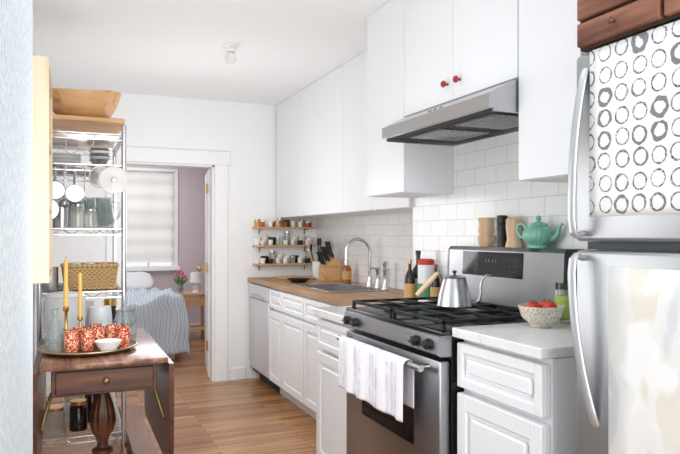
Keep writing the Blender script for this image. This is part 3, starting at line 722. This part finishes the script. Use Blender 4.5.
# tray + things
tz=.751
tr=thing('serving_tray','round tarnished silver serving tray on the table','tray',(.085,2.82,tz))
add(B().lathe([(0,0),(.155,0),(.18,.012),(.188,.016),(.186,.019),(.176,.015),(.152,.005),(0,.005)],seg=48),'dish',TRAYM,tr)
add(B().tube([(.187*math.cos(t),.187*math.sin(t),.018) for t in [2*pi*k/64 for k in range(64)]],.004,8,True),'rim',TRAYM,tr)
z=tz+.0056
def candle(x,y,hh,hc):
    c=thing('candlestick','slim brass candlestick on the silver tray','candlestick',(x,y,z),group='brass candlesticks')
    add(B().lathe([(0,0),(.026,0),(.024,.008),(.008,.016),(.006,hh*.4),(.01,hh*.45),(.006,hh*.5),(.006,hh*.85),(.012,hh*.9),(.012,hh),(0,hh)]),'stem',BRASS,c)
    k=thing('candle','tall yellow beeswax taper candle in a brass holder','candle',(x,y,z+hh+.0005),group='yellow taper candles')
    add(B().lathe([(0,0),(.0095,0),(.0072,hc),(.002,hc+.006),(0,hc+.006)],seg=14),'wax',YEL,k)
    add(B().cyl((0,0,hc+.004),(.001,0,hc+.016),.001,6),'wick',BLKP,k)
candle(.0,2.88,.17,.19); candle(.055,2.93,.12,.18)
g=[(0,0),(.028,0),(.031,.01),(.031,.085),(.012,.13),(.012,.17),(.017,.175),(.015,.175),(.010,.168),(.01,.13),(.028,.083),(.028,.012),(0,.008)]
add(B().lathe(g),'decanter',GLASS,loc=(-.04,2.78,z),label='clear glass decanter on the silver tray',cat='decanter')
gt=[(0,0),(.019,0),(.024,.008),(.0285,.035),(.0275,.062),(.026,.088),(.0245,.088),(.026,.062),(.0265,.035),(.022,.012),(0,.009)]
g0=add(B().lathe(gt),'tumbler',REDP,loc=(.02,2.75,z),label='red and gold patterned glass tumbler on the tray',cat='glass',group='red patterned tumblers')
for i,p in enumerate(((.08,2.77),(.12,2.83),(.178,2.86),(.115,2.90),(.218,2.80),(.05,2.83))): dup(g0,(p[0],p[1],z),rot=i*1.1)
add(B().lathe([(0,0),(.025,0),(.03,.008),(.053,.045),(.05,.045),(.028,.012),(0,.01)],seg=32),'bowl',CERW,loc=(.155,2.715,z),label='small white bowl on the silver tray',cat='bowl')
# behind tray, on table
pt=thing('enamel_pot','large pale enamel lidded pot standing on the table','pot',(-.0,3.14,tz))
add(B().lathe([(0,0),(.078,0),(.082,.01),(.082,.19),(.085,.195),(0,.195)],seg=32),'body',ENAM,pt); add(B().lathe([(0,.195),(.085,.196),(.07,.21),(.012,.218),(.012,.232),(0,.234)],seg=32),'lid',ENAM,pt)
add(B().lathe([(0,0),(.05,0),(.055,.06),(.04,.11),(.045,.12),(.042,.12),(.036,.11),(.05,.06),(0,.008)]),'glass_jar',GLASS,loc=(.26,3.2,tz),label='round clear glass jar on the table',cat='jar')
add(B().lathe([(0,0),(.035,0),(.04,.01),(.068,.06),(.065,.06),(.036,.014),(0,.012)]),'bowl',PBLUE,loc=(.162,3.10,tz),label='pale blue ceramic bowl on the table',cat='bowl')
add(B().lathe([(0,0),(.045,0),(.055,.06),(.048,.13),(0,.13)]),'sugar_pot',ENAM,loc=(.15,3.26,tz),label='pale grey ceramic pot on the table',cat='pot')
# ---------------------------------------------------------------- wire rack
rk=thing('wire_shelving_rack','chrome wire shelving rack full of kitchenware','shelving rack',(.075,3.85,0))
rx0,rx1,ry0,ry1=-.12,.275,3.50,4.20
for x in (rx0,rx1):
    for y in (ry0,ry1): add(B().cyl((x,y,0),(x,y,1.78),.0125,12).lathe([(0,1.78),(.014,1.78),(.010,1.79),(0,1.79)],(x,y,0),12),'post',CHROME,rk,world=True)
SH=(.21,.60,.936,1.256,1.58,1.74)
for z in SH:
    b=B()
    for dz in (0,-.03):
        for y in (ry0,ry1): b.cyl((rx0,y,z-.004+dz),(rx1,y,z-.004+dz),.0035,6)
        for x in (rx0,rx1): b.cyl((x,ry0,z-.004+dz),(x,ry1,z-.004+dz),.0035,6)
    n=24
    for k in range(1,n): 
        y=ry0+(ry1-ry0)*k/n; b.cyl((rx0,y,z-.002),(rx1,y,z-.002),.002,5)
    for y in (ry0,ry1):
        m=8; pts=[(rx0+(rx1-rx0)*k/m,y,z-.004-(.03 if k%2 else 0)) for k in range(m+1)]; b.tube(pts,.002,5)
    for x in (rx0,rx1):
        m=14; pts=[(x,ry0+(ry1-ry0)*k/m,z-.004-(.03 if k%2 else 0)) for k in range(m+1)]; b.tube(pts,.002,5)
    for x in (.0,.14): b.cyl((x,ry0,z-.006),(x,ry1,z-.006),.003,5)
    add(b,'wire_shelf',CHROME,rk,world=True)
add(B().box(-.125,.28,3.49,4.1,1.792,1.818,.004),'cutting_board',BOWLW,loc=(.08,3.8,1.792),world=True,label='large wooden board on top of the rack',cat='cutting board')
def bf(p,a):
    k=p.z/.15; c=math.cos(a)
    return Vector((p.x*(1.0+.03*math.sin(3*a)),p.y*.9,p.z*(1+ .18*k*(c*c-.5)+.07*k*math.sin(a+2.4))))
add(B().lathe([(0,0),(.06,0),(.10,.012),(.14,.042),(.17,.085),(.187,.13),(.193,.150),(.186,.152),(.176,.13),(.158,.088),(.128,.05),(.09,.028),(0,.022)],seg=56,f=bf),'wooden_bowl',BOWLW,loc=(.085,3.72,1.819),label='large carved wooden bowl with uneven rim',cat='bowl')
zs=SH[3]+.001
wg=[(0,0),(.03,0),(.03,.003),(.004,.008),(.004,.07),(.02,.085),(.033,.12),(.028,.16),(.026,.16),(.031,.12),(.018,.088),(0,.078)]
w0=add(B().lathe(wg),'wine_glass',GLASS,loc=(.115,3.62,zs),label='clear stemmed wine glass on the wire shelf',cat='wine glass',group='wine glasses on the rack')
for p in ((.045,3.65),(.115,3.87),(.05,3.80),(.11,3.72)): dup(w0,(p[0],p[1],zs))
for i,(x,y,h,r) in enumerate(((.055,3.555,.12,.035),(.115,3.54,.095,.03))):
    t=thing('glass_jar',('tall glass jar with steel lid on the wire shelf','short glass jar with steel lid on the wire shelf')[i],'jar',(x,y,zs),group='glass jars on the rack')
    add(B().lathe([(0,0),(r,0),(r,h*.85),(r*.8,h*.9),(0,h*.9)]),'body',JGLASS,t); add(B().lathe([(0,h*.9),(r*.85,h*.9),(r*.85,h),(0,h)]),'lid',STEEL,t)
def pitcher(loc,s,m,label):
    gp=thing('pitcher',label,'pitcher',loc,-.3)
    add(B().lathe([(r*s,q*s) for r,q in [(0,0),(.045,0),(.052,.04),(.04,.10),(.036,.13),(.042,.145),(.039,.145),(.033,.13),(.037,.10),(.048,.04),(0,.008)]]),'body',m,gp)
    add(B().tube([(.036*s,0,.125*s),(.07*s,0,.12*s),(.075*s,0,.07*s),(.05*s,0,.04*s)],.005,8),'handle',m,gp)
pitcher((.193,3.57,zs),.88,GLASS,'clear glass pitcher on the wire shelf')
pitcher((.19,3.74,zs),1.15,GLASS,'large clear glass pitcher on the wire shelf')
sk2=thing('cocktail_shaker','brushed steel cocktail shaker on the wire shelf','shaker',(-.02,3.56,zs))
add(B().lathe([(0,0),(.028,0),(.035,.12),(0,.12)]),'body',STEEL,sk2); add(B().lathe([(0,.12),(.035,.12),(.022,.155),(.016,.16),(.016,.185),(0,.187)]),'lid',CHROME,sk2)
ck=thing('coffee_pot','steel moka coffee pot on the wire shelf','coffee pot',(-.055,3.74,zs))
add(B().lathe([(0,0),(.05,0),(.036,.075),(.05,.15),(0,.15)],seg=8),'body',STEELD,ck,ang=20); add(B().lathe([(0,.15),(.05,.15),(.012,.175),(.012,.19),(0,.19)],seg=8),'lid',STEELD,ck)
sp_=thing('stock_pot','tall steel stock pot on the wire shelf','pot',(-.01,3.98,zs))
add(B().lathe([(0,0),(.085,0),(.088,.006),(.088,.17),(0,.17)],seg=32),'body',STEEL,sp_); add(B().lathe([(0,.17),(.09,.171),(.08,.185),(.012,.195),(.014,.215),(0,.217)],seg=32),'lid',STEEL,sp_)
add(B().lathe([(0,0),(.05,0),(.055,.05),(.055,.17),(.05,.17),(.05,.05),(0,.01)]),'glass_canister',JGLASS,loc=(.19,3.95,zs),label='tall glass canister on the wire shelf',cat='canister')
# stacked dishes on the upper shelf
for k in range(8):
    add(B().lathe([(0,0),(.05,0),(.085,.012),(.083,.014),(.05,.004),(0,.004)],seg=28),'plate',CERW if k%3 else ENAM,loc=(-.01,3.66,SH[4]+.001+k*.0065),label='white plate in a stack on the upper shelf',cat='plate',group='stacked plates on the rack')
for k in range(5):
    add(B().lathe([(0,0),(.03,0),(.06,.035),(.058,.036),(.03,.006),(0,.006)],seg=28),'bowl',(STEEL,ENAM,STEEL,CERW,STEEL)[k],loc=(.17,3.64,SH[4]+.001+k*.015),label=('steel bowl in a stack on the upper shelf','pale grey bowl in a stack on the upper shelf','steel bowl in a stack on the upper shelf','white bowl in a stack on the upper shelf','steel bowl in a stack on the upper shelf')[k],cat='bowl',group='stacked bowls on the rack')
# hanging pans and tools
def pan(loc,r,d,mat,label,rot):
    t=thing('saucepan',label,'pan',loc,rot,group='pans hanging on the rack')
    b=B().lathe([(0,0),(r*.92,0),(r,.01),(r,d),(r-.004,d),(r-.005,.012),(0,.005)],seg=32); 
    bmesh.ops.rotate(b.bm,verts=b.bm.verts[:],cent=(0,0,0),matrix=Matrix.Rotation(-pi/2,3,'X'))
    bmesh.ops.translate(b.bm,verts=b.bm.verts[:],vec=(0,-d,0))
    add(b,'bowl',mat,t)
    L=1.552-loc[2]; yb=3.496-loc[1]
    add(B().tube([(0,-d*.3,r),(0,-d*.3-.004,r+.02),(0,-d*.2,L-.02)],[.006,.007,.008],8),'handle',STEELD,t)
    add(B().tube([(0,-d*.2,L-.022),(0,-d*.2,L-.006),(0,yb*.5,L),(0,yb,L-.004)],.002,6),'hook',CHROME,t)
pan((-.088,3.476,1.345),.060,.05,STEEL,'steel saucepan hanging from the rack by its handle',.0)
pan((-.048,3.415,1.435),.047,.035,STEELD,'small dark steel pan hanging from the rack',.0)
pan((.040,3.474,1.425),.045,.045,STEEL,'small steel saucepan hanging from the rack',.0)
for i,(x,kind_,yy) in enumerate(((-.008,'ladle',3.435),(.088,'whisk',3.478))):
    t=thing(kind_,('steel ladle hanging from the wire shelf','steel whisk hanging from the wire shelf')[i],kind_,(x,yy,1.365),group='tools hanging on the rack')
    add(B().tube([(0,0,.03),(0,0,.17),(0,.006,.187),(0,3.497-yy,.184)],.003,8),'handle',STEEL,t)
    if i==0: add(B().ell((0,-.006,.01),.022,.02,.022),'bowl',STEELD,t)
    else:
        b=B()
        for a in (0,60,120):
            c,s=math.cos(math.radians(a)),math.sin(math.radians(a))
            b.tube([(0,0,.05),(c*.016,s*.012,.02),(c*.018,s*.013,-.01),(0,0,-.035),(-c*.018,-s*.013,-.01),(-c*.016,-s*.012,.02),(0,0,.05)],.0013,5)
        add(b,'wires',STEEL,t)
def lid(loc,r,rot,label,m=CERW):
    b=B().lathe([(0,-.018),(r*.35,-.015),(r*.85,-.004),(r*.92,-.003),(r*.94,-.007),(r,-.004),(r,0),(r*.9,.0),(0,.0)],seg=36)
    b2=B().lathe([(0,-.042),(.013,-.040),(.015,-.034),(.007,-.028),(.007,-.015),(0,-.014)],seg=16)
    for q in (b,b2): bmesh.ops.rotate(q.bm,verts=q.bm.verts[:],cent=(0,0,0),matrix=Matrix.Rotation(-pi/2,3,'X'))
    t=thing('pot_lid',label,'pot lid',loc,rot,group='lids hanging on the rack')
    zt_=1.582-loc[2]; yb=3.497-loc[1]
    add(b,'lid',m,t); add(b2,'knob',STEELD,t); add(B().tube([(0,-.006,r-.004),(0,-.002,(r+zt_)/2),(0,yb*.6,zt_+.004),(0,yb,zt_)],.002,6),'hook',CHROME,t)
lid((.222,3.43,1.495),.070,0,'round white enamel pot lid hanging on the rack')
lid((.160,3.478,1.515),.056,0,'steel pot lid hanging behind a larger white lid',STEEL)
# basket
bk=thing('wicker_basket','woven wicker basket on the wire shelf','basket',(.118,3.68,SH[2]+.001))
b=B()
def ring(z,k): return [( .138*k*math.copysign(abs(math.cos(a))**.5,math.cos(a)), .125*k*math.copysign(abs(math.sin(a))**.5,math.sin(a)), z) for a in [2*pi*i/48 for i in range(48)]]
for i in range(9): b.tube(ring(.0085+i*.0125,.88+.012*i),.0073,6,True)
b.box(-.12,.12,-.105,.105,0.001,.006)
add(b,'basket_body',WICK,bk)
add(B().tube(ring(.124,1.0),.009,8,True),'rim',WICK,bk)
for i,(dx,dy) in enumerate(((-.065,-.02),(.0,.03),(.065,-.01))):
    u=thing('linen_roll',('rolled white cloth in the wicker basket','rolled cream cloth in the wicker basket','rolled tan cloth in the wicker basket')[i],'cloth',(.118+dx,3.68+dy,SH[2]+.012),group='cloths in the basket')
    add(B().ell((0,0,.065),.033,.038,.063,.8,16,10,.01,20),'cloth',(LINEN,CERC,TANL)[i],u)
add(B().lathe([(0,0),(.038,0),(.04,.01),(.04,.12),(.036,.12),(.036,.012),(0,.01)]),'metal_cup',STEEL,loc=(-.075,3.60,SH[2]+.001),label='steel cup on the wire shelf by the basket',cat='cup')
# jars below
kind=[(ENAM,PLAST),(DARKB,BRASS),(TANL,BLKP),(GLASS,BRASS)]
def sjar(x,y,h,r,m,zb,where,grp):
    t=thing('storage_jar',('white storage jar','dark storage jar with brass lid','tan storage jar with black lid','clear glass storage jar with brass lid')[m]+where,'jar',(x,y,zb+.001),group=grp)
    add(B().lathe([(0,0),(r,0),(r,h*.8),(r*.85,h*.87),(0,h*.87)]),'body',kind[m][0],t); add(B().lathe([(0,h*.87),(r*.9,h*.87),(r*.9,h),(0,h)]),'lid',kind[m][1],t)
for q in ((-.05,3.60,.13,.045,3),(.06,3.62,.15,.045,1),(.16,3.58,.12,.04,2),(.21,3.70,.16,.04,0),(.04,3.80,.17,.05,3),(.13,3.76,.18,.038,1)):
    sjar(*q,SH[0],' on the low wire shelf','jars on the low shelf')
for q in ((-.05,3.62,.20,.045,0),(.05,3.60,.22,.045,3),(.16,3.60,.24,.045,2),(.10,3.75,.26,.045,0),(.22,3.72,.27,.035,1)):
    sjar(*q,SH[1],' on the middle wire shelf','jars on the middle shelf')
# ---------------------------------------------------------------- lights
def area(loc,rot,sx,sy,e,col=(1,1,1)):
    l=bpy.data.lights.new('fill_and_window_light','AREA'); l.shape='RECTANGLE'; l.size=sx; l.size_y=sy; l.energy=e; l.color=col
    o=bpy.data.objects.new('fill_and_window_light',l); C.objects.link(o); o.location=loc; o.rotation_euler=rot; return o
area((.5,-1.1,1.35),(math.radians(90),0,0),1.1,1.9,38,(.98,.99,1))  # added fill behind the camera, no window is built there
area((.45,1.5,2.32),(0,0,0),.8,1.2,5,(.97,.985,1))  # added overhead fill for the kitchen
area((.4,7.0,2.3),(0,0,0),1.5,1.5,26,(.99,.99,1))  # added bedroom fill under the ceiling, not the window
area((.936,8.9,1.5),(math.radians(-90),0,0),1.2,1.6,5)
def point(loc,e,r):  # added fill lights floating in the room, no real lamps
    p=bpy.data.lights.new('soft_fill','POINT'); p.energy=e; p.shadow_soft_size=r; p.color=(.96,.98,1)
    o=bpy.data.objects.new('soft_fill',p); C.objects.link(o); o.location=loc
point((.75,4.1,1.3),19,.35)  # invented fill brightening the far end of the kitchen
point((.35,2.2,1.2),16,.4)  # invented fill in mid-air beside the table
w=bpy.data.worlds.new('w'); S.world=w; w.use_nodes=True; w.node_tree.nodes['Background'].inputs[0].default_value=(.97,.985,1,1); w.node_tree.nodes['Background'].inputs[1].default_value=.95
# ---------------------------------------------------------------- camera
cd=bpy.data.cameras.new('camera'); cam=bpy.data.objects.new('camera',cd); C.objects.link(cam); S.camera=cam
cam.location=(0,0,1.22); cam.rotation_euler=(pi/2,0,-math.radians(23.02)); cd.sensor_width=36; cd.lens=34.15; cd.shift_y=8/680; cd.clip_start=.02
